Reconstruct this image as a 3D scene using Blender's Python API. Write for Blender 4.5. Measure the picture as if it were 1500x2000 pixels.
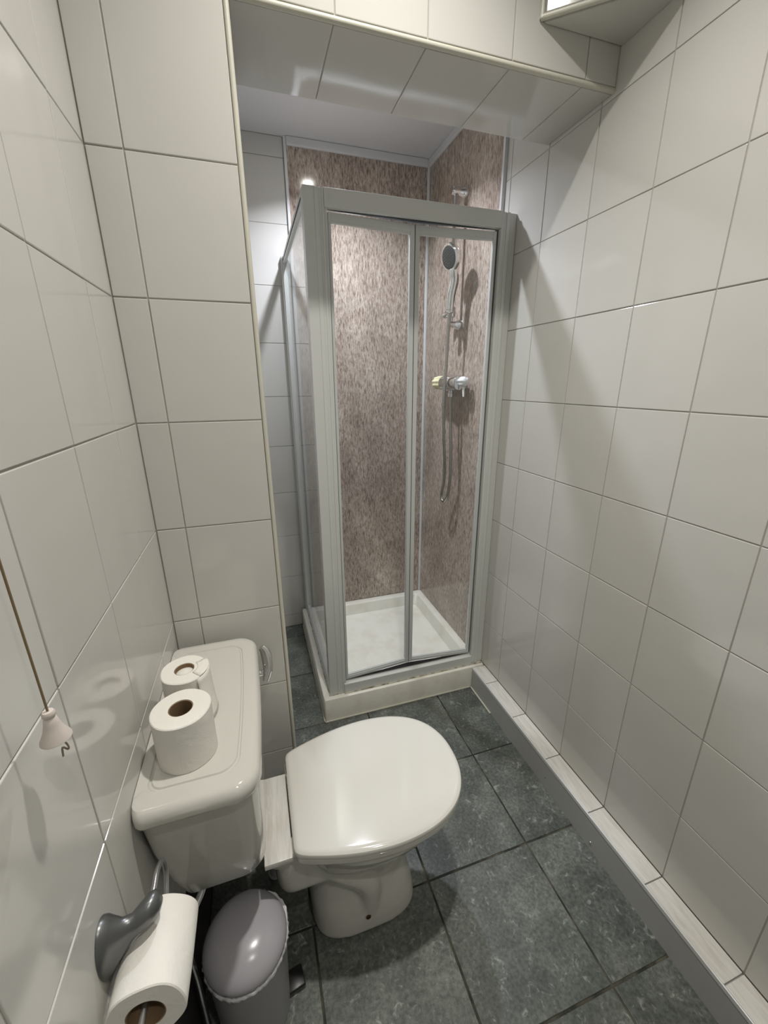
import bpy, bmesh, math, random
from mathutils import Vector, Matrix
for o in list(bpy.data.objects): bpy.data.objects.remove(o, do_unlink=True)
PI = math.pi
random.seed(7)
scene = bpy.context.scene
COL = scene.collection

# ------------------------------------------------------------------ camera
R = ((0.952559932735275, -0.304308776885208, -0.0050737420113022395),
     (-0.09713304848126172, -0.2881664978198405, -0.9526411918592355),
     (0.2884349934389124, 0.9079406576670507, -0.30405429895829134))
cam_d = bpy.data.cameras.new('camera')
cam = bpy.data.objects.new('camera', cam_d); COL.objects.link(cam)
right, down, fwd = (Vector(r) for r in R)
M = Matrix.Identity(4)
for i in range(3):
    M[i][0] = right[i]; M[i][1] = -down[i]; M[i][2] = -fwd[i]
M.translation = Vector((.2422, -1.028, 1.3967))
cam.matrix_world = M
cam_d.sensor_fit = 'VERTICAL'; cam_d.sensor_height = 36; cam_d.sensor_width = 27
cam_d.lens = 792.91 / 2000 * 36
cam_d.clip_start = .01
scene.camera = cam

# ------------------------------------------------------------------ world, lights, exposure
wd = bpy.data.worlds.new('world'); scene.world = wd; wd.use_nodes = True
wd.node_tree.nodes['Background'].inputs[0].default_value = (.8, .85, 1, 1)
wd.node_tree.nodes['Background'].inputs[1].default_value = .0
def lamp(name, loc, power, col, r, spread=170):
    d = bpy.data.lights.new(name, 'AREA'); d.shape = 'DISK'; d.size = 2 * r
    d.energy = power; d.color = col; d.spread = math.radians(spread)
    o = bpy.data.objects.new(name, d); COL.objects.link(o); o.location = loc
    return o
lamp('main_light', (.56, -.41, 2.600), 8.8, (1, .965, .90), .032, 118)
lamp('alcove_light', (.65, .75, 2.400), 13.0, (.86, .89, 1.0), .030, 128)
lamp('door_side_light', (.548, -1.39, 2.600), 3.7, (1, .965, .90), .032, 118)
vs = scene.view_settings
vs.view_transform = 'Standard'; vs.look = 'None'; vs.gamma = 1; vs.use_curve_mapping = False
vs.exposure = 0.0

# ------------------------------------------------------------------ materials
def mat(name, col=(.8, .8, .8), rough=.5, metal=0., coat=0., spec=.5, ior=1.5):
    m = bpy.data.materials.new(name); m.use_nodes = True
    b = m.node_tree.nodes['Principled BSDF']
    b.inputs['Base Color'].default_value = (*col, 1); b.inputs['Roughness'].default_value = rough
    b.inputs['Metallic'].default_value = metal; b.inputs['Coat Weight'].default_value = coat
    b.inputs['Specular IOR Level'].default_value = spec; b.inputs['IOR'].default_value = ior
    return m
def nd(m, t, **kw):
    n = m.node_tree.nodes.new(t)
    for k, v in kw.items(): setattr(n, k, v)
    return n
def lk(m, a, b): m.node_tree.links.new(a, b)
def bsdf(m): return m.node_tree.nodes['Principled BSDF']
def coords(m, scale=(1, 1, 1), rand=False, rot=(0, 0, 0), kind='Object'):
    tc = nd(m, 'ShaderNodeTexCoord'); mp = nd(m, 'ShaderNodeMapping')
    mp.inputs['Scale'].default_value = scale; mp.inputs['Rotation'].default_value = rot
    if rand:
        oi = nd(m, 'ShaderNodeObjectInfo'); va = nd(m, 'ShaderNodeVectorMath', operation='SCALE')
        va.inputs[0].default_value = (13, 7, 5); lk(m, oi.outputs['Random'], va.inputs['Scale'])
        ad = nd(m, 'ShaderNodeVectorMath', operation='ADD')
        lk(m, tc.outputs[kind], ad.inputs[0]); lk(m, va.outputs[0], ad.inputs[1]); lk(m, ad.outputs[0], mp.inputs[0])
    else: lk(m, tc.outputs[kind], mp.inputs[0])
    return mp.outputs[0]
def noise(m, vec, scale, detail=4, rough=.55, dist=0.):
    n = nd(m, 'ShaderNodeTexNoise'); lk(m, vec, n.inputs['Vector'])
    n.inputs['Scale'].default_value = scale; n.inputs['Detail'].default_value = detail
    n.inputs['Roughness'].default_value = rough; n.inputs['Distortion'].default_value = dist
    return n.outputs['Fac']
def ramp(m, fac, stops):
    r = nd(m, 'ShaderNodeValToRGB'); lk(m, fac, r.inputs[0]); e = r.color_ramp.elements
    while len(e) < len(stops): e.new(.5)
    for k, (p, c) in enumerate(stops): e[k].position = p; e[k].color = (*c, 1)
    return r.outputs[0]
def mixc(m, fac, a, b, bt='MIX'):
    x = nd(m, 'ShaderNodeMix', data_type='RGBA', blend_type=bt)
    for sock, v in ((0, fac), (6, a), (7, b)):
        if hasattr(v, 'links'): lk(m, v, x.inputs[sock])
        else: x.inputs[sock].default_value = v if sock == 0 else (*v, 1)
    return x.outputs[2]
def bump(m, h, strength, dist=.01):
    b = nd(m, 'ShaderNodeBump'); b.inputs['Strength'].default_value = strength; b.inputs['Distance'].default_value = dist
    lk(m, h, b.inputs['Height']); lk(m, b.outputs[0], bsdf(m).inputs['Normal'])

def make_glaze(name, a, b):
    m = mat(name, a, .11)
    v = coords(m, rand=True, kind='Object')
    oi = nd(m, 'ShaderNodeObjectInfo')
    lk(m, mixc(m, oi.outputs['Random'], a, b), bsdf(m).inputs['Base Color'])
    bump(m, noise(m, v, 7, 2), .12, .01)
    return m
M_TILE = make_glaze('white_glazed_tile', (.59, .58, .543), (.615, .604, .567))
M_GROUT = mat('grey_grout', (.42, .40, .36), .9)
M_FGROUT = mat('dark_floor_grout', (.030, .031, .024), .9)
v = coords(M_FGROUT); lk(M_FGROUT, ramp(M_FGROUT, noise(M_FGROUT, v, 14), [(.45, (.022, .023, .018)), (.75, (.14, .13, .09))]), bsdf(M_FGROUT).inputs['Base Color'])
M_TRIM = mat('cream_edge_trim', (.60, .585, .50), .35)
M_PAINT = mat('white_ceiling_paint', (.68, .68, .68), .6)
M_UPVC = mat('white_plastic_trim', (.66, .67, .67), .25)
M_FRAME = mat('white_enamelled_aluminium', (.66, .672, .645), .28)
M_FRAMEIN = mat('pale_aluminium_leaf_frame', (.63, .645, .635), .25, .1)
M_SEAL = mat('grey_rubber_seal', (.12, .12, .12), .6)
M_DARKGAP = mat('black_channel', (.01, .01, .01), .7)
M_CHROME = mat('chrome', (.78, .78, .78), .07, 1.)
M_HOSE = mat('steel_hose', (.45, .44, .42), .25, 1.)
M_GUN = mat('brushed_gunmetal', (.16, .165, .165), .33, .75)
M_GREYROD = mat('satin_steel_rod', (.42, .42, .42), .3, .9)
M_DARKFACE = mat('dark_spray_face', (.018, .02, .018), .55)
M_CERAM = mat('white_vitreous_china', (.60, .588, .54), .07, 0, .3)
bump(M_CERAM, noise(M_CERAM, coords(M_CERAM), 5, 1), .06, .01)
M_SEAT = mat('white_moulded_seat', (.67, .658, .607), .08, 0, .3)
bump(M_SEAT, noise(M_SEAT, coords(M_SEAT), 6, 1), .04, .01)
M_RUST = mat('rust_stain', (.12, .05, .015), .9)
M_CORE = mat('brown_cardboard_core', (.20, .13, .07), .9)
M_BINLID = mat('grey_lilac_plastic_lid', (.40, .39, .42), .22)
M_BINBODY = mat('grey_plastic_bin', (.30, .295, .31), .4)
M_LINER = mat('crinkled_white_liner', (.78, .78, .80), .3)
M_BLACK = mat('black_plastic', (.012, .012, .012), .35)
M_CREAMKNOB = mat('yellowed_cream_knob', (.72, .68, .42), .4)
M_CLEAR = mat('frosted_white_handle', (.8, .8, .8), .15)
M_CORD = mat('brown_stained_cord', (.22, .16, .09), .9)
M_TAIL = mat('frayed_cord_end', (.38, .32, .24), .9)
M_PULL = mat('white_pull_cone', (.62, .56, .51), .45)
# paper
M_PAPER = mat('white_tissue_paper', (.78, .76, .70), .95, spec=.1)
v = coords(M_PAPER); bump(M_PAPER, noise(M_PAPER, v, 26, 5, .6, .6), .5, .004)
# shower panel
def make_panel():
    m = mat('brown_streaked_panel', rough=.13)
    v1 = coords(m, (150, 150, 34), rot=(math.radians(7), math.radians(6), 0)); v2 = coords(m, (6, 6, 3)); v3 = coords(m, (420, 420, 120))
    a = noise(m, v1, 1, 6, .65, .5); b = noise(m, v2, 1, 3); c = noise(m, v3, 1, 2)
    base = ramp(m, a, [(.34, (.17, .125, .10)), (.47, (.37, .305, .26)), (.60, (.53, .46, .40))])
    tint = ramp(m, b, [(.35, (.80, .77, .75)), (.65, (1.1, 1.1, 1.08))])
    fine = ramp(m, c, [(.3, (.75, .75, .75)), (.7, (1.15, 1.15, 1.15))])
    lk(m, mixc(m, 1., mixc(m, 1., base, tint, 'MULTIPLY'), fine, 'MULTIPLY'), bsdf(m).inputs['Base Color'])
    return m
M_PANEL = make_panel()
# floor tile
def make_floor():
    m = mat('dark_green_slate_effect_tile', rough=.38)
    v = coords(m, rand=True)
    a = noise(m, v, 9, 8, .6, .3); b = noise(m, v, 34, 6, .65, 1.2); c = noise(m, v, 120, 3, .6); e = noise(m, v, 4, 3)
    base = ramp(m, a, [(.3, (.066, .074, .066)), (.55, (.120, .131, .118)), (.75, (.185, .200, .182))])
    cloud = ramp(m, e, [(.35, (.75, .77, .75)), (.7, (1.25, 1.25, 1.22))])
    base = mixc(m, 1., base, cloud, 'MULTIPLY')
    vein = ramp(m, b, [(.575, (0, 0, 0)), (.70, (1, 1, 1))])
    spk = ramp(m, c, [(.35, (.66, .66, .66)), (.65, (1.28, 1.28, 1.28))])
    col = mixc(m, 1., mixc(m, vein, base, (.27, .288, .265)), spk, 'MULTIPLY')
    lk(m, col, bsdf(m).inputs['Base Color'])
    bump(m, b, .12, .004)
    return m
M_FLOOR = make_floor()
def make_oakwhite():
    m = mat('pale_grained_tile', rough=.3)
    v = coords(m, (30, 3.2, 30), rand=True, rot=(0, 0, math.radians(14)))
    g = noise(m, v, 3, 6, .6, .8)
    lk(m, ramp(m, g, [(.35, (.60, .575, .52)), (.5, (.68, .66, .615)), (.68, (.75, .735, .69))]), bsdf(m).inputs['Base Color'])
    bump(m, g, .35, .003)
    return m
M_GRAIN = make_oakwhite()
def make_acrylic():
    m = mat('cream_acrylic_tray', rough=.3)
    v = coords(m); g = noise(m, v, 12, 5)
    lk(m, ramp(m, g, [(.30, (.72, .68, .58)), (.55, (.80, .78, .70))]), bsdf(m).inputs['Base Color'])
    return m
M_TRAY = make_acrylic()
def make_sealant():
    m = mat('stained_sealant', rough=.6)
    g = noise(m, coords(m), 45, 4)
    lk(m, ramp(m, g, [(.45, (.62, .60, .52)), (.62, (.30, .24, .15)), (.72, (.06, .05, .03))]), bsdf(m).inputs['Base Color'])
    return m
M_STAIN = make_sealant()
M_BOARD = mat('grey_white_board', (.42, .42, .405), .4)
def make_glass():
    m = bpy.data.materials.new('clear_shower_glass'); m.use_nodes = True; nt = m.node_tree
    for n in list(nt.nodes):
        if n.type == 'BSDF_PRINCIPLED': nt.nodes.remove(n)
    out = [n for n in nt.nodes if n.type == 'OUTPUT_MATERIAL'][0]
    t = nt.nodes.new('ShaderNodeBsdfTransparent'); t.inputs[0].default_value = (.955, .965, .955, 1)
    g = nt.nodes.new('ShaderNodeBsdfGlossy'); g.inputs['Roughness'].default_value = .02
    ge = nt.nodes.new('ShaderNodeNewGeometry'); mr = nt.nodes.new('ShaderNodeMapRange')
    mr.inputs['To Min'].default_value = 1.5; mr.inputs['To Max'].default_value = 1 / 1.5   # both faces reflect as seen from the air side
    nt.links.new(ge.outputs['Backfacing'], mr.inputs['Value'])
    f = nt.nodes.new('ShaderNodeFresnel'); nt.links.new(mr.outputs[0], f.inputs[0])
    x = nt.nodes.new('ShaderNodeMixShader')
    nt.links.new(f.outputs[0], x.inputs[0]); nt.links.new(t.outputs[0], x.inputs[1]); nt.links.new(g.outputs[0], x.inputs[2])
    nt.links.new(x.outputs[0], out.inputs[0])
    return m
M_GLASS = make_glass()

# ------------------------------------------------------------------ helpers
def link(name, me, m, parent=None, loc=None):
    o = bpy.data.objects.new(name, me); COL.objects.link(o)
    if m is not None and not me.materials: me.materials.append(m)
    if parent is not None: o.parent = parent
    if loc is not None: o.location = loc
    return o
def finish(name, bm, m, parent=None, smooth=False, loc=None):
    bmesh.ops.recalc_face_normals(bm, faces=bm.faces)
    me = bpy.data.meshes.new(name); bm.to_mesh(me); bm.free()
    if smooth:
        for p in me.polygons: p.use_smooth = True
        try: me.set_sharp_from_angle(angle=math.radians(smooth if smooth > 1 else 40))
        except Exception: pass
    return link(name, me, m, parent, loc)
def add_box(bm, a, b, bev=0., seg=2):
    r = bmesh.ops.create_cube(bm, size=1)
    vs_ = r['verts']
    for v_ in vs_:
        for i in range(3): v_.co[i] = a[i] + (v_.co[i] + .5) * (b[i] - a[i])
    if bev:
        es = list({e for v_ in vs_ for e in v_.link_edges})
        bmesh.ops.bevel(bm, geom=es, offset=bev, segments=seg, affect='EDGES', profile=.5)
def box(name, a, b, m, parent=None, bev=0., seg=2, smooth=True):
    bm = bmesh.new(); add_box(bm, a, b, bev, seg)
    return finish(name, bm, m, parent, smooth=False)
def loft(bm, rings, cap0=True, cap1=True, closed=True):
    rv = [[bm.verts.new(p) for p in r] for r in rings]
    n = len(rv[0])
    for a, b in zip(rv, rv[1:]):
        for i in range(n if closed else n - 1):
            bm.faces.new((a[i], a[(i + 1) % n], b[(i + 1) % n], b[i]))
    if cap0: bm.faces.new(rv[0][::-1])
    if cap1: bm.faces.new(rv[-1])
    return rv
def catmull(pts, n=8):
    P = [Vector(p) for p in pts]; out = []
    Q = [P[0] * 2 - P[1]] + P + [P[-1] * 2 - P[-2]]
    for i in range(1, len(Q) - 2):
        for k in range(n):
            t = k / n; a, b, c, d = Q[i - 1:i + 3]
            out.append(.5 * ((2 * b) + (c - a) * t + (2 * a - 5 * b + 4 * c - d) * t * t + (3 * b - a - 3 * c + d) * t ** 3))
    out.append(P[-1]); return out
def add_tube(bm, pts, rad, n=12, flat=1.0):
    pts = [Vector(p) for p in pts]; rings = []
    if not hasattr(rad, '__len__'): rad = [rad] * len(pts)
    up = Vector((0, 0, 1)); prev = None
    for i, p in enumerate(pts):
        t = (pts[min(i + 1, len(pts) - 1)] - pts[max(i - 1, 0)]).normalized()
        if prev is None:
            u = t.cross(up) if abs(t.dot(up)) < .95 else t.cross(Vector((1, 0, 0)))
        else: u = prev - t * prev.dot(t)
        u.normalize(); prev = u; w = t.cross(u)
        rings.append([p + rad[i] * (math.cos(2 * PI * k / n) * u + flat * math.sin(2 * PI * k / n) * w) for k in range(n)])
    loft(bm, rings)
def tube(name, pts, rad, m, parent=None, n=12, smooth=True, **kw):
    bm = bmesh.new(); add_tube(bm, pts, rad, n, **kw); return finish(name, bm, m, parent, smooth=smooth)
def add_lathe(bm, prof, origin=(0, 0, 0), axis=(0, 0, 1), n=40, close=False):
    ax = Vector(axis).normalized(); o = Vector(origin)
    u = ax.orthogonal().normalized(); w = ax.cross(u)
    rings = [[o + ax * h + r * (math.cos(2 * PI * k / n) * u + math.sin(2 * PI * k / n) * w) for k in range(n)] for r, h in prof]
    loft(bm, rings, cap0=not close, cap1=not close)
    if close:
        pass
def lathe(name, prof, m, parent=None, origin=(0, 0, 0), axis=(0, 0, 1), n=40, smooth=40):
    bm = bmesh.new(); add_lathe(bm, prof, origin, axis, n); return finish(name, bm, m, parent, smooth=smooth)
def ring_lathe(name, prof, m, parent=None, origin=(0, 0, 0), axis=(0, 0, 1), n=48, smooth=40):
    bm = bmesh.new(); add_lathe(bm, prof + [prof[0]], origin, axis, n, close=True)
    bmesh.ops.remove_doubles(bm, verts=bm.verts, dist=1e-6)
    return finish(name, bm, m, parent, smooth=smooth)
def tag(o, label=None, cat=None, group=None, kind=None):
    if label: o['label'] = label
    if cat: o['category'] = cat
    if group: o['group'] = group
    if kind: o['kind'] = kind
    return o
def thing(name, label, cat, loc=(0, 0, 0), group=None):
    o = bpy.data.objects.new(name, None); COL.objects.link(o); o.empty_display_size = .05
    o.location = loc; return tag(o, label, cat, group)
def setting(name, label, m, boxes):
    bm = bmesh.new()
    for a, b in boxes: add_box(bm, a, b)
    o = finish(name, bm, m); return tag(o, label, None, None, 'structure')
TM = {}
def tile_mesh(w, h, t=.0045, bev=.0012, m=None):
    key = (round(w, 3), round(h, 3), t, m.name)
    if key not in TM:
        bm = bmesh.new(); add_box(bm, (-w / 2, -h / 2, -t), (w / 2, h / 2, 0), bev, 2)
        bmesh.ops.recalc_face_normals(bm, faces=bm.faces)
        me = bpy.data.meshes.new('tile'); bm.to_mesh(me); bm.free()
        me.materials.append(m); TM[key] = me
    return TM[key]
def grid(parent, O, U, V, us, vs_, m=M_TILE, gap=.0026, skip=None, t=.0045, wob=.0016, name='tile'):
    """tiles between consecutive joint lines us x vs_ on the plane O + u U + v V (normal U x V)"""
    U = Vector(U); V = Vector(V); N = U.cross(V); O = Vector(O)
    for u0, u1 in zip(us, us[1:]):
        for v0, v1 in zip(vs_, vs_[1:]):
            w, h = u1 - u0 - gap, v1 - v0 - gap
            if w < .006 or h < .006: continue
            if skip and skip((u0 + u1) / 2, (v0 + v1) / 2): continue
            o = bpy.data.objects.new(name, tile_mesh(w, h, t, m=m)); COL.objects.link(o)
            Mx = Matrix.Identity(4)
            for i in range(3): Mx[i][0] = U[i]; Mx[i][1] = V[i]; Mx[i][2] = N[i]
            ax, ay = random.gauss(0, wob), random.gauss(0, wob)
            Mx = Mx @ Matrix.Rotation(ax, 4, 'X') @ Matrix.Rotation(ay, 4, 'Y')
            Mx.translation = O + U * ((u0 + u1) / 2) + V * ((v0 + v1) / 2) - N * random.uniform(0, .0003)
            o.parent = parent; o.matrix_world = Mx
def steps(start, pitch, lo, hi):
    a = start
    while a > lo + 1e-6: a -= pitch
    out = [lo]; a += pitch
    while a < hi - 1e-6:
        out.append(a); a += pitch
    return out + [hi]

# ------------------------------------------------------------------ dimensions
W = 1.187; YB = 1.168; YN = -1.95; ZC = 2.615; ZA = 2.412
PX = .265          # tiled width of partition
HY0, HY1, HZ = .02, .27, 2.084

# ------------------------------------------------------------------ structure
floor = setting('floor', 'dark floor with grout between slate effect tiles', M_FGROUT, [((-.1, YN - .1, -.08), (W + .1, YB + .1, -.0022))])
grid(floor, (0, 0, 0), (1, 0, 0), (0, 1, 0), steps(.268, .3375, 0, W), steps(.040, .337, YN, YB), M_FLOOR, .0055, t=.006, wob=.0008, name='floor_tile')
wall_left = setting('wall_left', 'tall white tiled wall on the left behind the cistern', M_GROUT, [((-.1, YN, -.08), (-.002, YB + .1, ZC))])
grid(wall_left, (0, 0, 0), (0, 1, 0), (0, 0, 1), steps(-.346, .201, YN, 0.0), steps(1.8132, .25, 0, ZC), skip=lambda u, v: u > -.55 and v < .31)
grid(wall_left, (0, 0, 0), (0, 1, 0), (0, 0, 1), steps(.30, .201, .25, YB), steps(2.3346, .251, 0, ZC))
M_SHADE = mat('painted_shade_black', (.02, .018, .015), .8)
box('painted_shade_panel', (-.0019, -.58, 0), (.0002, -.012, .31), M_SHADE, wall_left)  # black sheet in place of tiles, paints in the deep shade under the cistern
wall_right = setting('wall_right', 'long white tiled wall on the right above the ledge', M_GROUT, [((W + .002, YN, -.08), (W + .1, YB + .1, ZC))])
grid(wall_right, (W, 0, 0), (0, -1, 0), (0, 0, 1), [-y for y in reversed(steps(.2605, .2002, YN, .492))], steps(2.0738, .2483, .1106, ZC))
wall_back = setting('wall_back', 'far wall of the shower alcove, white tiles beside brown panels', M_GROUT, [((-.1, YB + .002, -.08), (W + .1, YB + .1, ZC))])
grid(wall_back, (0, YB, 0), (1, 0, 0), (0, 0, 1), [0, .098, .298, .486], steps(2.3346, .251, 0, ZA))
wall_front = setting('wall_front', 'plain white wall behind the camera', M_PAINT, [((-.1, YN - .1, -.08), (W + .1, YN, ZC))])
wall_partition = setting('wall_partition', 'white tiled partition stub behind the cistern', M_GROUT, [((-.002, .002, -.01), (PX, .248, ZC))])
grid(wall_partition, (0, 0, 0), (1, 0, 0), (0, 0, 1), [0, .0638, PX + .001], steps(1.8132, .25, 0, ZC))
# rounded cream corner bead down the partition edge, return tiles on its side
bm = bmesh.new()
add_tube(bm, [(PX + .0060, .0052, 0), (PX + .0060, .0052, ZC)], .0054, 16)
finish('corner_bead', bm, M_TRIM, wall_partition, smooth=True)
grid(wall_partition, (PX + .004, 0, 0), (0, 1, 0), (0, 0, 1), [.0125, .2, .248], steps(1.8132, .25, 0, ZC))
header = setting('wall_header', 'white tiled beam across the top of the shower alcove', M_GROUT, [((PX + .005, HY0 + .002, HZ + .002), (W, HY1 - .002, ZC))])
hx = [PX + .012, .478, .679, .888, 1.094, W]
grid(header, (0, HY0, 0), (1, 0, 0), (0, 0, 1), hx, [HZ + .010, 2.334, ZC])
grid(header, (0, 0, HZ), (1, 0, 0), (0, -1, 0), [PX + .012, .477, .679, .888, 1.094, W], [-HY1, -HY0 - .010])
bm = bmesh.new(); add_tube(bm, [(PX + .012, HY0 + .005, HZ + .005), (W, HY0 + .005, HZ + .005)], .0062, 16)
finish('edge_bead', bm, M_TRIM, header, smooth=True)
# diagonal boxing in the upper corner
boxing = None
def prism(name, poly, z0, z1, m, parent=None):
    bm = bmesh.new(); loft(bm, [[(x, y, z0) for x, y in poly], [(x, y, z1) for x, y in poly]])
    return finish(name, bm, m, parent)
a = Vector((.953, HY0 - .001)); dr = Vector((.7616, -.6480)); b = a + dr * ((W - .0005 - a.x) / dr.x)
boxing = tag(prism('wall_boxing', [(a.x + .004, a.y), (W, HY0 - .001), (W, b.y + .004)], 2.176, ZC, M_GROUT), 'small diagonal white tiled boxing at the top right corner', None, None, 'structure')
n2 = Vector((-.6480, -.7616))
L_ = (b - a).length
grid(boxing, (a.x, a.y, 0), (dr.x, dr.y, 0), (0, 0, 1), [.010, .2, L_], [2.186, 2.33, ZC])
prism('soffit_tile', [(a.x + .01, a.y - .001), (W - .001, HY0 - .003), (W - .001, b.y + .009)], 2.172, 2.176, M_TILE, boxing)
bm = bmesh.new(); add_tube(bm, [(a.x, a.y - .001, 2.179), (b.x, b.y + .001, 2.179)], .006, 14); finish('edge_bead', bm, M_TRIM, boxing, smooth=True)
bm = bmesh.new(); add_tube(bm, [(a.x + .001, a.y - .003, 2.176), (a.x + .001, a.y - .003, ZC)], .005, 14); finish('corner_bead', bm, M_TRIM, boxing, smooth=True)
setting('ceiling', 'white ceiling over the toilet', M_PAINT, [((-.1, YN - .1, ZC), (W + .1, YB + .1, ZC + .08))])
setting('ceiling_alcove', 'white flat ceiling over the shower', M_PAINT, [((0, HY1, ZA), (W, YB, ZC))])
# shower wall panels
pz0 = .112
pb = box('shower_panel', (.498, YB - .010, pz0), (W - .010, YB + .0019, ZA - .028), M_PANEL, wall_back); tag(pb, 'brown streaked waterproof panel')
pr_ = box('shower_panel', (W - .010, .502, pz0), (W + .0019, YB - .010, ZA - .028), M_PANEL, wall_right); tag(pr_, 'brown streaked waterproof panel')
box('corner_strip', (W - .023, YB - .023, pz0), (W - .010, YB - .0101, ZA - .028), M_UPVC, wall_back, .003)
box('panel_end_strip', (.487, YB - .013, pz0), (.4995, YB + .0018, ZA), M_UPVC, wall_back, .002)
box('panel_end_strip', (W - .013, .491, pz0), (W + .0018, .5035, ZA), M_UPVC, wall_right, .002)
def cornice(a, b, name, parent):
    box(name, a, b, M_UPVC, parent, .004)
cornice((.4995, YB - .020, ZA - .034), (W - .020, YB - .0005, ZA - .0005), 'ceiling_strip', wall_back)
cornice((W - .020, .504, ZA - .034), (W - .0005, YB - .0005, ZA - .0005), 'ceiling_strip', wall_right)

# low tiled ledge along the right wall
LX = 1.122; LZ = .1106; TY = .378
led = setting('baseboard_right', 'low boxed ledge with pale grained tiles along the right wall', M_BOARD, [((LX, YN, -.002), (W - .0006, TY - .003, LZ - .006))])
ys = sorted([.2605 - .2002 * k for k in range(0, 11)] + [TY - .003]); ys = [YN] + [y for y in ys if y > YN + .02]
for y0, y1 in zip(ys, ys[1:]):
    w_, h_ = W - LX - .0055, y1 - y0 - .003
    o = bpy.data.objects.new('ledge_tile', tile_mesh(w_, h_, .0055, .001, M_GRAIN)); COL.objects.link(o)
    o.parent = led; o.location = ((W + LX) / 2 + .0015, (y0 + y1) / 2, LZ)
box('edge_strip', (LX - .0012, YN + .01, LZ - .012), (LX + .0032, TY - .004, LZ + .0008), M_UPVC, led, .0008)
for y in (.23, -.37, -.97):
    lathe('screw', [(.0, 0), (.005, 0), (.0045, .002), (.0, .0022)][1:3], M_CHROME, led, (LX, y, .023), (-1, 0, 0), 16)
lathe('screw_hole', [(.0022, 0), (.002, .0004)], M_BLACK, led, (LX, -.155, .040), (-1, 0, 0), 12)
box('sealant_bead', (LX - .006, .20, -.0005), (LX, TY - .003, .006), M_TRIM, led, .002)

# ------------------------------------------------------------------ shower tray
TX = .420; TZ = .112
tray = thing('shower_tray', 'square cream acrylic shower tray with stained rim', 'shower tray', (.8, .77, 0))
tray_inv = Matrix.Translation((-.8, -.77, 0))
def rrect(x0, y0, x1, y1, r, z, n=6):
    out = []
    for cx, cy, a0 in ((x1 - r, y1 - r, 0), (x0 + r, y1 - r, 90), (x0 + r, y0 + r, 180), (x1 - r, y0 + r, 270)):
        for k in range(n + 1):
            a_ = math.radians(a0 + 90 * k / n); out.append((cx + r * math.cos(a_), cy + r * math.sin(a_), z))
    return out
bm = bmesh.new()
x0, y0, x1, y1 = TX, TY, W - .001, YB - .0105
rings = [rrect(x0, y0, x1, y1, .008, 0), rrect(x0, y0, x1, y1, .008, TZ - .006), rrect(x0 + .002, y0 + .002, x1 - .001, y1 - .001, .008, TZ - .002),
         rrect(x0 + .007, y0 + .007, x1 - .004, y1 - .004, .01, TZ),
         rrect(x0 + .052, y0 + .060, x1 - .040, y1 - .040, .02, TZ), rrect(x0 + .058, y0 + .066, x1 - .046, y1 - .046, .02, TZ - .004),
         rrect(x0 + .075, y0 + .083, x1 - .066, y1 - .066, .03, TZ - .060), rrect(x0 + .090, y0 + .098, x1 - .081, y1 - .081, .03, TZ - .068)]
loft(bm, rings, cap0=True, cap1=True)
o = finish('basin', bm, M_TRAY, None, smooth=35); o.parent = tray; o.matrix_world = Matrix.Identity(4)
def adopt(o, p):
    o.parent = p; o.matrix_parent_inverse = Matrix.Translation(-Vector(p.location)); return o
adopt(bpy.data.objects[o.name], tray)
adopt(lathe('waste_cover', [(.045, 0), (.045, .003), (.03, .006), (.001, .007)], M_CHROME, None, (.60, .52, TZ - .0675)), tray)
bm = bmesh.new()
add_box(bm, (x0 - .001, y0 - .006, -.0005), (LX - .006, y0, .006), .002)
add_box(bm, (x0 - .005, y0, -.0005), (x0, y1, .006), .002)
adopt(finish('sealant_bead', bm, M_TRIM, None, smooth=True), tray)

# ------------------------------------------------------------------ shower enclosure
enc = thing('shower_enclosure', 'white framed glass shower enclosure with a folding door', 'shower enclosure', (.8, .41, TZ))
FY0, FY1 = .398, .432   # frame depth
ZT = 1.950; ZB = TZ + .001
def eb(name, a, b, m=M_FRAME, bev=.0025, par=enc):
    o = box(name, a, b, m, None, bev); return adopt(o, enc)
def multibox(name, boxes, m, bev=.002):
    bm = bmesh.new()
    for a_, b_ in boxes: add_box(bm, a_, b_, bev)
    return adopt(finish(name, bm, m, None, smooth=False), enc)
# corner post: broad face with stepped flutes
multibox('corner_post', [((.449, FY0 + .002, ZB), (.484, FY1 + .012, ZT + .002)), ((.483, FY0, ZB), (.497, FY1, ZT)), ((.496, FY0 + .003, ZB), (.506, FY1, ZT)),
                         ((.505, FY0 + .001, ZB), (.512, FY1, ZT)), ((.511, FY0 + .006, ZB + .05), (.521, FY1 - .004, ZT - .045))], M_FRAME)
multibox('wall_post', [((W - .030, FY0 + .006, ZB), (W - .0004, FY1 + .006, ZT)), ((W - .042, FY0, ZB), (W - .029, FY1, ZT)), ((W - .052, FY0 + .003, ZB), (W - .041, FY1, ZT)),
                       ((W - .062, FY0 + .001, ZB), (W - .051, FY1, ZT))], M_FRAME)
multibox('wall_post_channel', [((W - .068, FY0 + .020, ZB + .05), (W - .0615, FY1, ZT - .045))], M_SEAL, .0005)
multibox('top_rail', [((.512, FY0 - .002, ZT - .050), (W - .062, FY1, ZT)), ((.512, FY0 + .004, ZT - .002), (W - .062, FY1 - .006, ZT + .003))], M_FRAME)
multibox('bottom_rail', [((.512, FY0 - .002, ZB), (W - .062, FY1, ZB + .046)), ((.512, FY0 + .018, ZB + .040), (W - .062, FY1, ZB + .052))], M_FRAME)
eb('maker_badge', (.526, FY0 - .0034, ZT - .033), (.537, FY0 - .0018, ZT - .018), M_UPVC, .0004)
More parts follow.
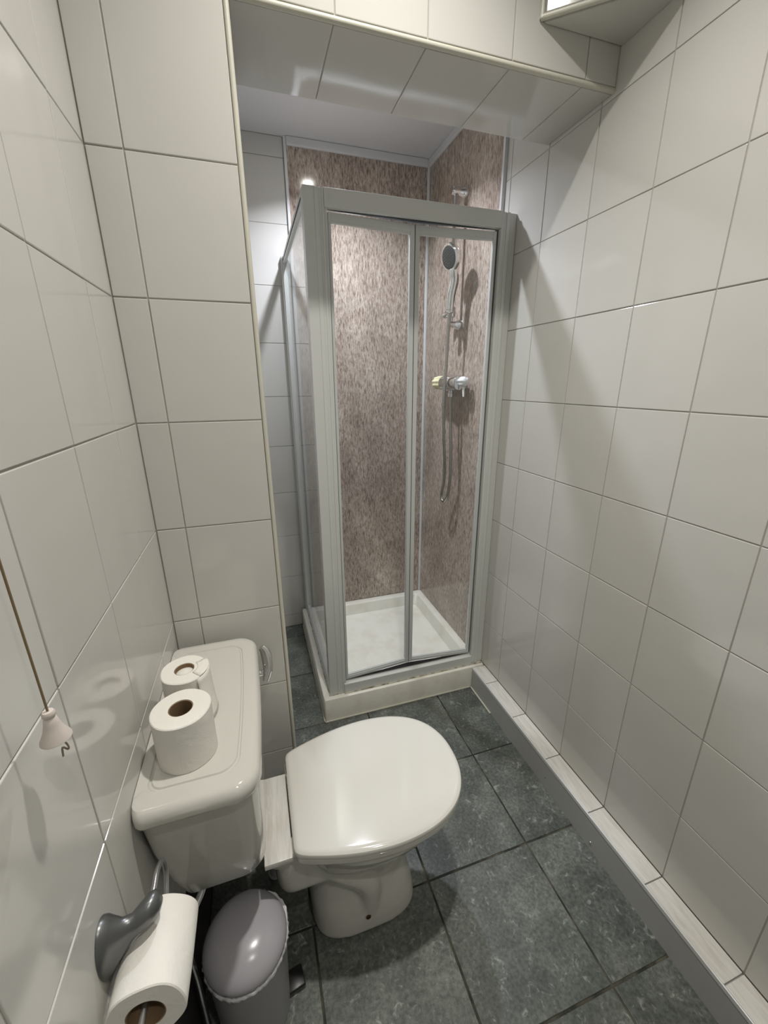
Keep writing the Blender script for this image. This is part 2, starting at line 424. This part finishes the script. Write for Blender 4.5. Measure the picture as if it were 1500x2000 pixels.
# folding door leaves
def channel(name, z0_, z1_):
    bm = bmesh.new()
    poly = [(.524, FY0 + .016), (W - .071, FY0 + .016), (.8215, FY0 + .0425)]
    loft(bm, [[(x, y, z0_) for x, y in poly], [(x, y, z1_) for x, y in poly]])
    return adopt(finish(name, bm, M_DARKGAP), enc)
channel('track_channel', ZT - .0515, ZT - .0505); channel('track_channel', ZB + .0522, ZB + .0532)
zb, zt = ZB + .058, ZT - .056
hA, hB = Vector((.523, FY0 + .020)), Vector((W - .070, FY0 + .020)); mid = Vector((.8215, FY0 + .046))
def leaf(p, q, lab, wide0, wide1):
    """frame from p to q (plan), children: glass"""
    d = (q - p); L = d.length; d.normalize(); nrm = Vector((-d.y, d.x))
    Mx = Matrix(((d.x, nrm.x, 0, p.x), (d.y, nrm.y, 0, p.y), (0, 0, 1, 0), (0, 0, 0, 1)))
    bm = bmesh.new(); t0, t1 = -.008, .008
    add_box(bm, (0, t0, zb), (wide0, t1, zt), .0022); add_box(bm, (L - wide1, t0, zb), (L, t1, zt), .0022)
    add_box(bm, (wide0 - .002, t0 + .001, zt - .021), (L - wide1 + .002, t1 - .001, zt), .0018)
    add_box(bm, (wide0 - .002, t0 + .003, zt - .028), (L - wide1 + .002, t1 - .003, zt - .020), .001)
    add_box(bm, (wide0 - .002, t0 + .001, zb), (L - wide1 + .002, t1 - .001, zb + .014), .0018)
    add_box(bm, (wide0 - .002, t0 + .003, zb + .013), (L - wide1 + .002, t1 - .003, zb + .020), .001)
    bm.transform(Mx)
    f = adopt(finish('door_leaf', bm, M_FRAMEIN, None, smooth=False), enc)
    bm = bmesh.new(); add_box(bm, (wide0 - .003, -.002, zb + .012), (L - wide1 + .003, .002, zt - .019)); bm.transform(Mx)
    g = finish('glass_pane', bm, M_GLASS); g.parent = f
    return f
leaf(hA, mid - Vector((.001, 0)), 'l', .010, .017)
leaf(mid + Vector((.001, 0)), hB, 'r', .017, .012)
tube_h = adopt(tube('hinge_barrel', [(mid.x, mid.y - .0065, zb + .001), (mid.x, mid.y - .0065, zt - .001)], .0020, M_SEAL, None, 10), enc)
# side panel
SX = .4595
multibox('side_rail', [((.4495, FY1 + .010, ZT - .014), (.4695, YB - .0005, ZT + .002)), ((.4505, FY1 + .010, ZT - .028), (.4685, YB - .0005, ZT - .016))], M_FRAME)
multibox('side_seal', [((.4485, FY1 + .010, ZT - .018), (.4492 + .002, YB - .001, ZT - .0155))], M_DARKGAP, 0.0)
multibox('side_sill', [((.4480, FY1 + .010, ZB), (.4710, YB - .0008, ZB + .016)), ((.4520, FY1 + .010, ZB + .015), (.4670, YB - .0008, ZB + .028))], M_FRAME)
multibox('wall_channel', [((.4420, YB - .026, ZB), (.4770, YB - .0006, ZT + .004)), ((.4470, YB - .034, ZB), (.4720, YB - .024, ZT))], M_FRAME)
o = eb('side_glass', (SX - .002, FY1 + .008, ZB + .014), (SX + .002, YB - .02, ZT - .012), M_GLASS, 0)
bm = bmesh.new(); add_box(bm, (.4445, FY0 + .002, TZ), (.515, FY0 + .0002, TZ + .004), 0); add_box(bm, (.4445, FY0, TZ), (.4485, YB - .03, TZ + .004), .001)
add_box(bm, (.512, FY0 - .006, TZ), (W - .001, FY0 - .0015, TZ + .004), .001)
adopt(finish('sealant_bead', bm, M_STAIN, None, smooth=True), enc)

# ------------------------------------------------------------------ shower fittings
BX, BY = 1.128, .762
rail = thing('shower_riser_rail', 'chrome riser rail on the brown shower panel', 'shower rail', (W - .01, BY, 1.63))
def ad(o, p): return adopt(o, p)
ad(tube('bar', [(BX, BY, 1.628), (BX, BY, 2.150)], .0095, M_CHROME, None, 20), rail)
for z in (2.140, 1.640):
    ad(lathe('bracket', [(.022, 0), (.023, .006), (.020, .018), (.015, .032), (.0145, .052), (.0165, .062), (.013, .070)], M_CHROME, None, (W - .0102, BY, z), (-1, 0, 0), 28), rail)
bm = bmesh.new()
add_lathe(bm, [(.012, -.022), (.018, -.020), (.019, 0), (.018, .020), (.012, .022)], (BX, BY, 1.690), (0, 0, 1), 24)
add_tube(bm, catmull([(BX, BY + .012, 1.690), (BX, BY + .035, 1.688), (BX - .006, BY + .058, 1.682)], 5), [.014] * 5 + [.017] * 5 + [.012], 16, flat=.8)
add_tube(bm, [(BX, BY, 1.695), (BX - .018, BY - .022, 1.700), (BX - .028, BY - .042, 1.705)], [.012, .013, .0145], 18)
ad(finish('slider', bm, M_CHROME, None, smooth=True), rail)
# hand held shower
HB = Vector((1.098, .718, 1.690)); HC = Vector((1.088, .700, 1.885))
hs = thing('handheld_shower_head', 'chrome handheld shower head with dark spray face clipped on its rail', 'shower head', tuple(HB))
path = catmull([HB, HB + Vector((.004, .0, .06)), HB + Vector((.010, -.010, .115)), HC + Vector((.012, .002, -.045)), HC + Vector((.016, .002, -.005))], 6)
ad(tube('handle', path, [.0160 + .0035 * math.sin(PI * min(1, k / (len(path) - 1))) for k in range(len(path))], M_CHROME, None, 20), hs)
fd = Vector((-.95, -.17, -.24)).normalized()
ad(lathe('spray_head', [(.014, -.030), (.034, -.023), (.048, -.008), (.053, .004), (.052, .012), (.043, .0145)], M_CHROME, None, tuple(HC), tuple(fd), 40), hs)
ad(lathe('spray_face', [(.043, 0), (.042, .002), (.034, .0035), (.002, .004)], M_DARKFACE, None, tuple(HC + fd * .0146), tuple(fd), 36), hs)
bm = bmesh.new()
u_ = fd.orthogonal().normalized(); w_ = fd.cross(u_)
for rr, nn in ((.012, 6), (.021, 12), (.030, 18)):
    for k in range(nn):
        c_ = HC + fd * .0180 + rr * (math.cos(2 * PI * k / nn) * u_ + math.sin(2 * PI * k / nn) * w_)
        add_lathe(bm, [(.0015, 0), (.001, .0018)], tuple(c_), tuple(fd), 6)
ad(tag(finish('nozzles', bm, M_SEAL), kind='stuff'), hs)
ad(lathe('collar', [(.0115, 0), (.0150, .003), (.0150, .012), (.0115, .014)], M_CHROME, None, tuple(HB - Vector((.0, 0, .012))), (0, 0, 1), 20), hs)
# hose
hv = (1.128, .735, 1.352)
hose = catmull([tuple(HB + Vector((0, 0, -.012))), (1.096, .722, 1.60), (1.090, .716, 1.45), (1.080, .706, 1.30), (1.088, .706, 1.15), (1.105, .722, 1.03), (1.120, .752, .93), (1.122, .776, .86), (1.122, .768, .826), (1.124, .738, .832), (1.126, .712, .88), (1.128, .702, .98), (1.129, .712, 1.10), (1.130, .728, 1.22), hv], 10)
tag(tube('shower_hose', hose, .0072, M_HOSE, None, 12), 'long steel shower hose looping down the brown panel', 'shower hose')
# mixer valve
mv = thing('shower_mixer_valve', 'chrome bar mixer valve with a cream knob on the shower wall', 'shower valve', (W - .01, .74, 1.393))
ad(lathe('body', [(.018, -.085), (.030, -.082), (.033, -.070), (.033, -.02), (.037, -.012), (.037, .028), (.032, .036), (.032, .070), (.026, .078)], M_CHROME, None, (1.130, .738, 1.393), (0, 1, 0), 32), mv)
bm = bmesh.new()
for y in (.700, .775): add_lathe(bm, [(.032, 0), (.031, .006), (.018, .012), (.016, .045)], (W - .0102, y, 1.395), (-1, 0, 0), 28)
ad(finish('wall_flange', bm, M_CHROME, None, smooth=True), mv)
def knurled(r, n, amp, prof, origin, axis, name, m):
    bm = bmesh.new(); ax = Vector(axis); u = ax.orthogonal().normalized(); w = ax.cross(u); rings = []
    N = n * 6
    for f, h in prof:
        rings.append([Vector(origin) + ax * h + (r * f * (1 + amp * math.cos(n * 2 * PI * k / N))) * (math.cos(2 * PI * k / N) * u + math.sin(2 * PI * k / N) * w) for k in range(N)])
    loft(bm, rings); return finish(name, bm, m, None, smooth=50)
ad(knurled(.030, 9, .07, [(.72, 0), (1, .004), (1, .026), (.86, .030), (.86, .034), (1.0, .038), (.98, .070), (.80, .078), (.35, .080), (.30, .074)], (1.130, .818, 1.393), (0, 1, 0), 'temperature_knob', M_CREAMKNOB), mv)
ad(knurled(.020, 6, .09, [(.7, 0), (1, .004), (1, .030), (.8, .038), (.2, .042)], (1.136, .652, 1.398), (0, -1, 0), 'flow_handle', M_CLEAR), mv)
ad(tube('flow_lever', [(1.136, .632, 1.390), (1.134, .626, 1.360), (1.133, .622, 1.335)], [.006, .005, .004], M_CLEAR, None, 12), mv)
ad(lathe('hose_outlet', [(.012, 0), (.012, .012), (.0145, .014), (.0145, .030)], M_CHROME, None, (1.129, .735, 1.362 + .0), (0, 0, -1), 20), mv)

# ------------------------------------------------------------------ toilet pan
seat_half = [(.238, .0), (.2385, .118), (.243, .131), (.262, .142), (.304, .156), (.345, .167), (.382, .1745), (.42, .1795), (.46, .182), (.50, .1805), (.54, .175), (.572, .1665), (.605, .152), (.635, .131), (.660, .102), (.677, .067), (.685, .033), (.687, 0)]
def outline(half, cy, z, grow=0., sx=1.):
    pts = [Vector((x, y)) for x, y in half]
    sm = pts[:1] + [Vector((p.x, p.y)) for p in catmull([(p.x, p.y, 0) for p in pts[1:]], 3)]
    full = [(p.x, cy + p.y) for p in sm] + [(p.x, cy - p.y) for p in reversed(sm[1:-1])]
    cx = .46
    out = []
    for x, y in full:
        d = Vector((x - cx, y - cy)); L = d.length
        d = d * ((L + grow) / L) if L > 1e-6 else d
        out.append((cx + d.x, cy + d.y, z))
    return out
CY = -.2495
toilet = thing('toilet', 'white toilet pan with its glossy round lid closed', 'toilet', (.42, CY, 0))
def egg(xa, xb, hw, z, n=48, p=2.3, cy=CY):
    cx = (xa + xb) / 2; a_ = (xb - xa) / 2; out = []
    for k in range(n):
        t = 2 * PI * k / n; c, s = math.cos(t), math.sin(t)
        out.append((cx + a_ * math.copysign(abs(c) ** (2 / p), c), cy + hw * math.copysign(abs(s) ** (2 / p), s), z))
    return out
bm = bmesh.new()
secs = [(-.0, .272, .560, .104, 3.2), (.012, .270, .560, .105, 3.2), (.045, .270, .556, .104, 3.0), (.085, .268, .545, .098, 2.8), (.13, .266, .528, .090, 2.5), (.175, .262, .524, .086, 2.3), (.215, .258, .538, .092, 2.2),
        (.255, .252, .570, .112, 2.1), (.295, .246, .612, .138, 2.1), (.33, .242, .642, .158, 2.1), (.36, .238, .660, .170, 2.1), (.385, .236, .666, .174, 2.1)]
loft(bm, [egg(xa, xb, hw, z, p=p) for z, xa, xb, hw, p in secs])
pts = [(.30, CY, .30), (.25, CY, .27), (.215, CY, .262), (.190, CY, .26)]
add_tube(bm, catmull(pts, 4), [.080] * 4 + [.060] * 5 + [.050] * 4, 24)
add_box(bm, (.178, CY - .084, .300), (.30, CY + .084, .381), .02, 3)
add_box(bm, (.192, CY - .094, .205), (.34, CY + .094, .350), .04, 5)
# trapway bulges each side
for s in (-1, 1):
    add_tube(bm, catmull([(.29, CY + s * .045, .255), (.35, CY + s * .068, .225), (.41, CY + s * .072, .16), (.42, CY + s * .070, .08), (.42, CY + s * .068, .02)], 5), [.035] * 21, 16)
pan = ad(finish('pan', bm, M_CERAM, None, smooth=True), toilet)
md = pan.modifiers.new('r', 'REMESH'); md.mode = 'VOXEL'; md.voxel_size = .0045; md.use_smooth_shade = True
md = pan.modifiers.new('s', 'SMOOTH'); md.factor = .6; md.iterations = 7
bm = bmesh.new()
loft(bm, [outline(seat_half, CY, .3870, -.006), outline(seat_half, CY, .3885, -.003), outline(seat_half, CY, .4010, -.0025), outline(seat_half, CY, .4030, -.006)])
ad(finish('seat', bm, M_SEAT, None, smooth=30), toilet)
bm = bmesh.new()
loft(bm, [outline(seat_half, CY, .4045, -.004), outline(seat_half, CY, .4060, -.0010), outline(seat_half, CY, .4135, .0), outline(seat_half, CY, .4180, -.0018), outline(seat_half, CY, .4210, -.0060), outline(seat_half, CY, .4221, -.0090), outline(seat_half, CY, .4226, -.0125), outline(seat_half, CY, .42275, -.0150), outline(seat_half, CY, .4228, -.0180), outline(seat_half, CY, .4228, -.0200)])
ad(finish('lid', bm, M_SEAT, None, smooth=30), toilet)
for s in (-1, 1):
    bm = bmesh.new(); add_lathe(bm, [(.008, -.020), (.0125, -.018), (.0125, .018), (.008, .020)], (.247, CY + s * .100, .3955), (0, 1, 0), 20)
    add_box(bm, (.238, CY + s * .100 - .012, .381), (.256, CY + s * .100 + .012, .396), .002)
    ad(finish('hinge', bm, M_SEAT, None, smooth=True), toilet)
ad(ring_lathe('rust_ring', [(.0042, 0), (.0072, 0), (.0068, .0008), (.0042, .001)], M_RUST, None, (.408, -.3535, .058), (.0, -1, .12), 24), toilet)
ad(lathe('fixing_hole', [(.0046, 0), (.0044, .0012)], M_BLACK, None, (.408, -.3536, .058), (.0, -1, .12), 20), toilet)
# grained tile strip lying on the back of the pan
bm = bmesh.new(); add_box(bm, (.1745, -.372, .3830), (.2350, -.160, .3975), .0015)
strip = finish('grained_tile_strip', bm, M_GRAIN, None, smooth=True)
tag(strip, 'narrow pale grained tile bridging the gap between cistern and toilet lid', 'tile')

# ------------------------------------------------------------------ cistern
cis = thing('toilet_cistern', 'white ceramic cistern on the left wall with two paper rolls on it', 'cistern', (.0, -.25, .45))
def cring(x1, ya, yb, r, z, x0=.001, bow=.0, n=7):
    out = []
    cs = ((x1 - r, yb - r, 0, r), (x0 + .008, yb - .008, 90, .008), (x0 + .008, ya + .008, 180, .008), (x1 - r, ya + r, 270, r))
    for cx, cy, a0, rr in cs:
        for k in range(n):
            a_ = math.radians(a0 + 90 * k / (n - 1)); x_ = cx + rr * math.cos(a_); y_ = cy + rr * math.sin(a_)
            t = (y_ - (ya + yb) / 2) / ((yb - ya) / 2)
            out.append((x_ + (bow * (1 - t * t) if x_ > .1 else 0), y_, z))
        if a0 == 270:
            pass
    # extra points along the front edge
    return out
def front_ring(x1, ya, yb, r, z, x0=.001, bow=.006, rb=.02):
    pts = []
    N = 8
    for k in range(N + 1): a_ = math.radians(270 + 90 * k / N); pts.append((x1 - r + r * math.cos(a_), ya + r + r * math.sin(a_)))
    for k in range(1, 10): pts.append((x1, ya + r + (yb - ya - 2 * r) * k / 10))
    for k in range(N + 1): a_ = math.radians(90 * k / N); pts.append((x1 - r + r * math.cos(a_), yb - r + r * math.sin(a_)))
    for k in range(N + 1): a_ = math.radians(90 + 90 * k / N); pts.append((x0 + rb + rb * math.cos(a_), yb - rb + rb * math.sin(a_)))
    for k in range(N + 1): a_ = math.radians(180 + 90 * k / N); pts.append((x0 + rb + rb * math.cos(a_), ya + rb + rb * math.sin(a_)))
    ym = (ya + yb) / 2; hw = (yb - ya) / 2
    return [(x + (bow * (1 - ((y - ym) / hw) ** 2) if x > x1 * .6 else 0), y, z) for x, y in pts]
YA, YBc = -.482, -.030
bm = bmesh.new()
R_ = [front_ring(.178, YA + .020, YBc - .020, .035, .724), front_ring(.190, YA + .008, YBc - .008, .042, .7245), front_ring(.1945, YA + .003, YBc - .003, .044, .728), front_ring(.1965, YA, YBc, .045, .735), front_ring(.196, YA + .001, YBc - .001, .045, .746), front_ring(.193, YA + .004, YBc - .004, .043, .754), front_ring(.187, YA + .010, YBc - .010, .040, .7590),
      front_ring(.178, YA + .020, YBc - .020, .036, .7602), front_ring(.1625, YA + .0385, YBc - .0385, .030, .7600, x0=.018), front_ring(.1605, YA + .0405, YBc - .0405, .030, .7570, x0=.020), front_ring(.1580, YA + .0430, YBc - .0430, .030, .7575, x0=.0225), front_ring(.1565, YA + .0445, YBc - .0445, .030, .7602, x0=.024)]
loft(bm, R_)
ad(finish('cistern_lid', bm, M_CERAM, None, smooth=35), cis)
bm = bmesh.new()
B_ = [front_ring(.168, -.398, -.105, .05, .442, x0=.040), front_ring(.177, -.408, -.098, .048, .447, x0=.034), front_ring(.182, -.418, -.090, .045, .462, x0=.030, bow=.004), front_ring(.184, -.434, -.075, .042, .530, x0=.016), front_ring(.185, -.447, -.060, .040, .620, x0=.004), front_ring(.188, -.464, -.047, .038, .7235, x0=.0012)]
loft(bm, B_)
ad(finish('cistern_body', bm, M_CERAM, None, smooth=30), cis)
# lever
bm = bmesh.new()
add_lathe(bm, [(.013, 0), (.014, .005), (.009, .010), (.008, .018)], (.1885, -.085, .672), (1, 0, 0), 24)
lv = catmull([(.207, -.052, .728), (.2150, -.054, .716), (.2195, -.062, .696), (.2190, -.074, .670), (.211, -.085, .645)], 6)
add_tube(bm, lv, [.0065 + .0045 * math.sin(PI * k / (len(lv) - 1)) for k in range(len(lv))], 16, flat=1.3)
ad(finish('flush_lever', bm, M_CHROME, None, smooth=True), cis)
# supply pipe and soil pipe in the dark behind
tag(tube('water_pipe', catmull([(.022, -.425, 0), (.022, -.425, .2), (.022, -.425, .36), (.055, -.39, .42), (.06, -.385, .444)], 6), .0065, M_CHROME, None, 14), 'thin chrome water pipe rising behind the pedal bin', 'pipe')
tag(lathe('waste_pipe', [(.021, 0), (.021, .004), (.0165, .006), (.0165, .19), (.020, .192), (.020, .235), (.014, .237)], M_UPVC, None, (.180, -.135, 0), (0, 0, 1), 32), 'narrow white waste pipe rising from the floor behind the pedal bin', 'pipe')

# ------------------------------------------------------------------ toilet rolls
def roll_parts(par, ro, rh, L, wob=.0012, seed=1):
    rnd = random.Random(seed); n = 64
    prof = [(rh, 0), (ro - .0015, 0), (ro, .0015), (ro, L * .25), (ro, L * .5), (ro, L * .75), (ro, L - .0015), (ro - .0015, L), (rh, L)]
    ph = [rnd.uniform(0, 6) for _ in range(4)]
    bm = bmesh.new(); rings = []
    for r, h in prof:
        ring = []
        for k in range(n):
            a_ = 2 * PI * k / n
            q = r + (wob * (math.sin(2 * a_ + ph[0]) + .6 * math.sin(5 * a_ + ph[1] + h * 30)) if r > rh else 0)
            ring.append((q * math.cos(a_), q * math.sin(a_), h))
        rings.append(ring)
    loft(bm, rings + [rings[0]], False, False)
    bmesh.ops.remove_doubles(bm, verts=bm.verts, dist=1e-6)
    p = finish('paper', bm, M_PAPER, par, smooth=40)
    bm = bmesh.new()
    rr = [[(r * math.cos(2 * PI * k / 40), r * math.sin(2 * PI * k / 40), h) for k in range(40)] for r, h in ((rh - .0003, .001), (rh - .0003, L - .001), (rh - .0018, L - .001), (rh - .0018, .001), (rh - .0003, .001))]
    loft(bm, rr, False, False); bmesh.ops.remove_doubles(bm, verts=bm.verts, dist=1e-6)
    finish('cardboard_core', bm, M_CORE, par, smooth=40)
    return p
r1 = thing('toilet_roll', 'full toilet roll standing nearest on the cistern lid, brown core showing', 'toilet roll', (.0755, -.376, .7600), 'toilet rolls on the cistern')
roll_parts(r1, .0485, .020, .098, .0005, 3)
r2 = thing('toilet_roll', 'toilet roll behind the front one, torn sheet hanging loose at its side', 'toilet roll', (.0665, -.2645, .7600), 'toilet rolls on the cistern')
roll_parts(r2, .0440, .0185, .096, .0010, 5)
# loose sheet of roll 2: peels off the side and flares out towards the foot
bm = bmesh.new(); rows = []
for i in range(11):
    t = i / 10; z = .0962 - t * .0945; row = []
    for k in range(13):
        s_ = k / 12
        a_ = math.radians(40 - 95 * s_)
        rr_ = .0448 + (.004 + .020 * t ** 1.3) * s_ ** 1.5
        row.append((rr_ * math.cos(a_), rr_ * math.sin(a_), z))
    rows.append(row)
loft(bm, rows, False, False, closed=False)
s2 = finish('loose_sheet', bm, M_PAPER, r2, smooth=60); mo = s2.modifiers.new('s', 'SOLIDIFY'); mo.thickness = .0012
bm = bmesh.new(); rows = []
for i in range(7):
    row = []
    for k in range(7):
        a_ = math.radians(35 - 80 * k / 6); r_ = .024 + .0215 * i / 6
        row.append((r_ * math.cos(a_), r_ * math.sin(a_), .0965 + .0012 * (k / 6) + .0006 * math.sin(i * 2 + k)))
    rows.append(row)
loft(bm, rows, False, False, closed=False); s3 = finish('folded_flap', bm, M_PAPER, r2, smooth=60); mo = s3.modifiers.new('s', 'SOLIDIFY'); mo.thickness = .001
lathe('core_plug', [(.0166, 0), (.0166, .004), (.010, .007), (.001, .008)], M_PAPER, r2, (0, 0, .083), (0, 0, 1), 24)

# ------------------------------------------------------------------ roll holder with its roll
th = thing('toilet_roll_holder', 'dark gunmetal roll holder curving out of the left wall', 'roll holder', (0.0, -.615, .72))
mc = Vector((.0005, -.612, .712)); kn = Vector((.0520, -.592, .728))
rings = []
stg = [(mc + Vector((0, 0, .004)), .027, .044), (mc + Vector((.004, 0, .004)), .0265, .0435), (mc + Vector((.011, .002, .006)), .021, .034), (mc + Vector((.019, .005, .006)), .015, .025), (mc + Vector((.029, .010, .009)), .0120, .0175), (mc + Vector((.037, .014, .013)), .0150, .0165), (mc + Vector((.047, .018, .017)), .0175, .0180), (mc + Vector((.055, .021, .019)), .0160, .0162), (mc + Vector((.0608, .0225, .0195)), .0105, .011), (mc + Vector((.0635, .023, .0195)), .003, .003)]
bm = bmesh.new(); rr = []
for c_, a_, b_ in stg:
    rr.append([(c_.x, c_.y + a_ * math.cos(2 * PI * k / 36), c_.z + b_ * math.sin(2 * PI * k / 36)) for k in range(36)])
loft(bm, rr); ad(finish('mount', bm, M_GUN, None, smooth=60), th)
AX = Vector((.02, .9958, -.09)).normalized(); N0 = Vector((.049, -.668, .664))
far = N0 + AX * .10
k0 = mc + Vector((.050, .022, .020))
rod = catmull([k0, k0 + Vector((0, .02, 0)), (.050, -.548, .730), (.0505, -.524, .716), (.0508, -.522, .690), (.051, -.536, .672), far + AX * .012 + Vector((0, 0, .010)), N0 + AX * .05 + Vector((0, 0, .012)), N0 - AX * .028 + Vector((0, 0, .011))], 7)
ad(tube('rod', rod, .0036, M_GREYROD, None, 14), th)
ad(lathe('screw_cap', [(.0042, 0), (.0040, .0008), (.0020, .0008)], M_BLACK, None, (mc.x + .049, mc.y + .006, mc.z + .012), (.5, -.8, .1), 18), th)
hr = thing('toilet_roll', 'long toilet roll hanging from the gunmetal holder above the bin', 'toilet roll', tuple(N0))
hr.rotation_mode = 'QUATERNION'; hr.rotation_quaternion = AX.to_track_quat('Z', 'Y')
roll_parts(hr, .0450, .0225, .104, .0017, 11)

# ------------------------------------------------------------------ pedal bin
bc = Vector((.1215, -.409, 0))
bn = thing('pedal_bin', 'small round grey pedal bin with a domed lid beside the toilet', 'bin', (bc.x, bc.y, 0))
lathe('bin_body', [(.070, 0), (.074, .003), (.075, .012), (.0835, .245), (.080, .247), (.078, .243), (.0715, .02)], M_BINBODY, bn, (0, 0, 0), (0, 0, 1), 48)
lathe('bin_lid', [(.0845, .252), (.0865, .254), (.0865, .262), (.083, .272), (.074, .284), (.058, .2945), (.038, .301), (.018, .3035), (.002, .304)], M_BINLID, bn, (0, 0, 0), (0, 0, 1), 56, smooth=60)
bm = bmesh.new(); rnd = random.Random(4); N = 120; rr = []
jit = [rnd.uniform(-1, 1) for _ in range(N)]
for j, (r, z) in enumerate([(.0800, .2475), (.0862, .2500), (.0878, .2455), (.0870, .2385), (.0850, .2360)]):
    ring = []
    for k in range(N):
        a_ = 2 * PI * k / N
        blob = .010 * max(0, math.cos(a_ - math.radians(42))) ** 6
        q = r + (.0012 * jit[k] + .0011 * jit[(k * 7 + j * 5) % N] + blob) * (1 if 0 < j < 4 else .2)
        ring.append((q * math.cos(a_), q * math.sin(a_), z + .0016 * jit[(k * 3 + j) % N] * (1 if j > 0 else 0) - (blob * 1.5 if j > 1 else 0)))
    rr.append(ring)
loft(bm, rr, False, False)
ln = finish('bin_liner', bm, M_LINER, bn, smooth=60); mo = ln.modifiers.new('s', 'SOLIDIFY'); mo.thickness = .0006
bm = bmesh.new(); add_box(bm, (.070, -.020, .003), (.112, .022, .020), .004); add_box(bm, (.060, -.012, .004), (.080, .012, .016), .002)
pd = finish('foot_pedal', bm, M_BLACK, bn, smooth=True); pd.rotation_euler = (0, 0, math.radians(10))

# ------------------------------------------------------------------ pull cord
pc = thing('light_pull_cord', 'brown stained light cord with a white cone pull by the left wall', 'pull cord', (.030, -.634, 1.08))
px_, py_ = .030, -.634
cordpath = catmull([(px_, py_, ZC - .03), (px_, py_ , 2.1), (px_ + .001, py_ + .002, 1.7), (px_, py_, 1.35), (px_, py_, 1.100)], 8)
ad(tube('cord', cordpath, .0011, M_CORD, None, 8), pc)
ad(lathe('pull', [(.0045, 1.100), (.0055, 1.098), (.0055, 1.095), (.0042, 1.093), (.0055, 1.091), (.0064, 1.086), (.0088, 1.077), (.0128, 1.0685), (.0131, 1.067), (.0115, 1.068)], M_PULL, None, (px_, py_, 0), (0, 0, 1), 28), pc)
ad(tube('cord_tail', catmull([(px_ + .002, py_ + .003, 1.070), (px_ + .003, py_ + .004, 1.060), (px_ + .0045, py_ + .006, 1.050), (px_ + .003, py_ + .007, 1.045), (px_ + .001, py_ + .003, 1.052), (px_ - .000, py_ + .002, 1.042)], 5), .0009, M_TAIL, None, 8), pc)
ad(lathe('ceiling_switch', [(.038, 0), (.038, -.010), (.030, -.030), (.006, -.034)], M_UPVC, None, (px_, py_, ZC), (0, 0, 1), 32), pc)

M_LENS = mat('glowing_lamp_lens', (.8, .8, .8), .3)
bsdf(M_LENS).inputs['Emission Color'].default_value = (1, .97, .92, 1); bsdf(M_LENS).inputs['Emission Strength'].default_value = 90
# ------------------------------------------------------------------ ceiling downlights (round rims around the lamps)
for (x, y, z, lab) in ((.56, -.41, ZC, 'round white downlight in the ceiling over the toilet'), (.65, .75, ZA, 'round white downlight in the ceiling over the shower'), (.548, -1.39, ZC, 'round white downlight in the ceiling at the door end')):
    d = thing('downlight', lab, 'ceiling light', (x, y, z))
    lathe('lens', [(.026, -.004), (.026, -.0005), (.001, -.0004)], M_LENS, d, (0, 0, -.0003), (0, 0, 1), 32)
    ring_lathe('rim', [(.036, 0), (.046, 0), (.045, -.004), (.037, -.006)], M_UPVC, d, (0, 0, -.0003), (0, 0, 1), 40)
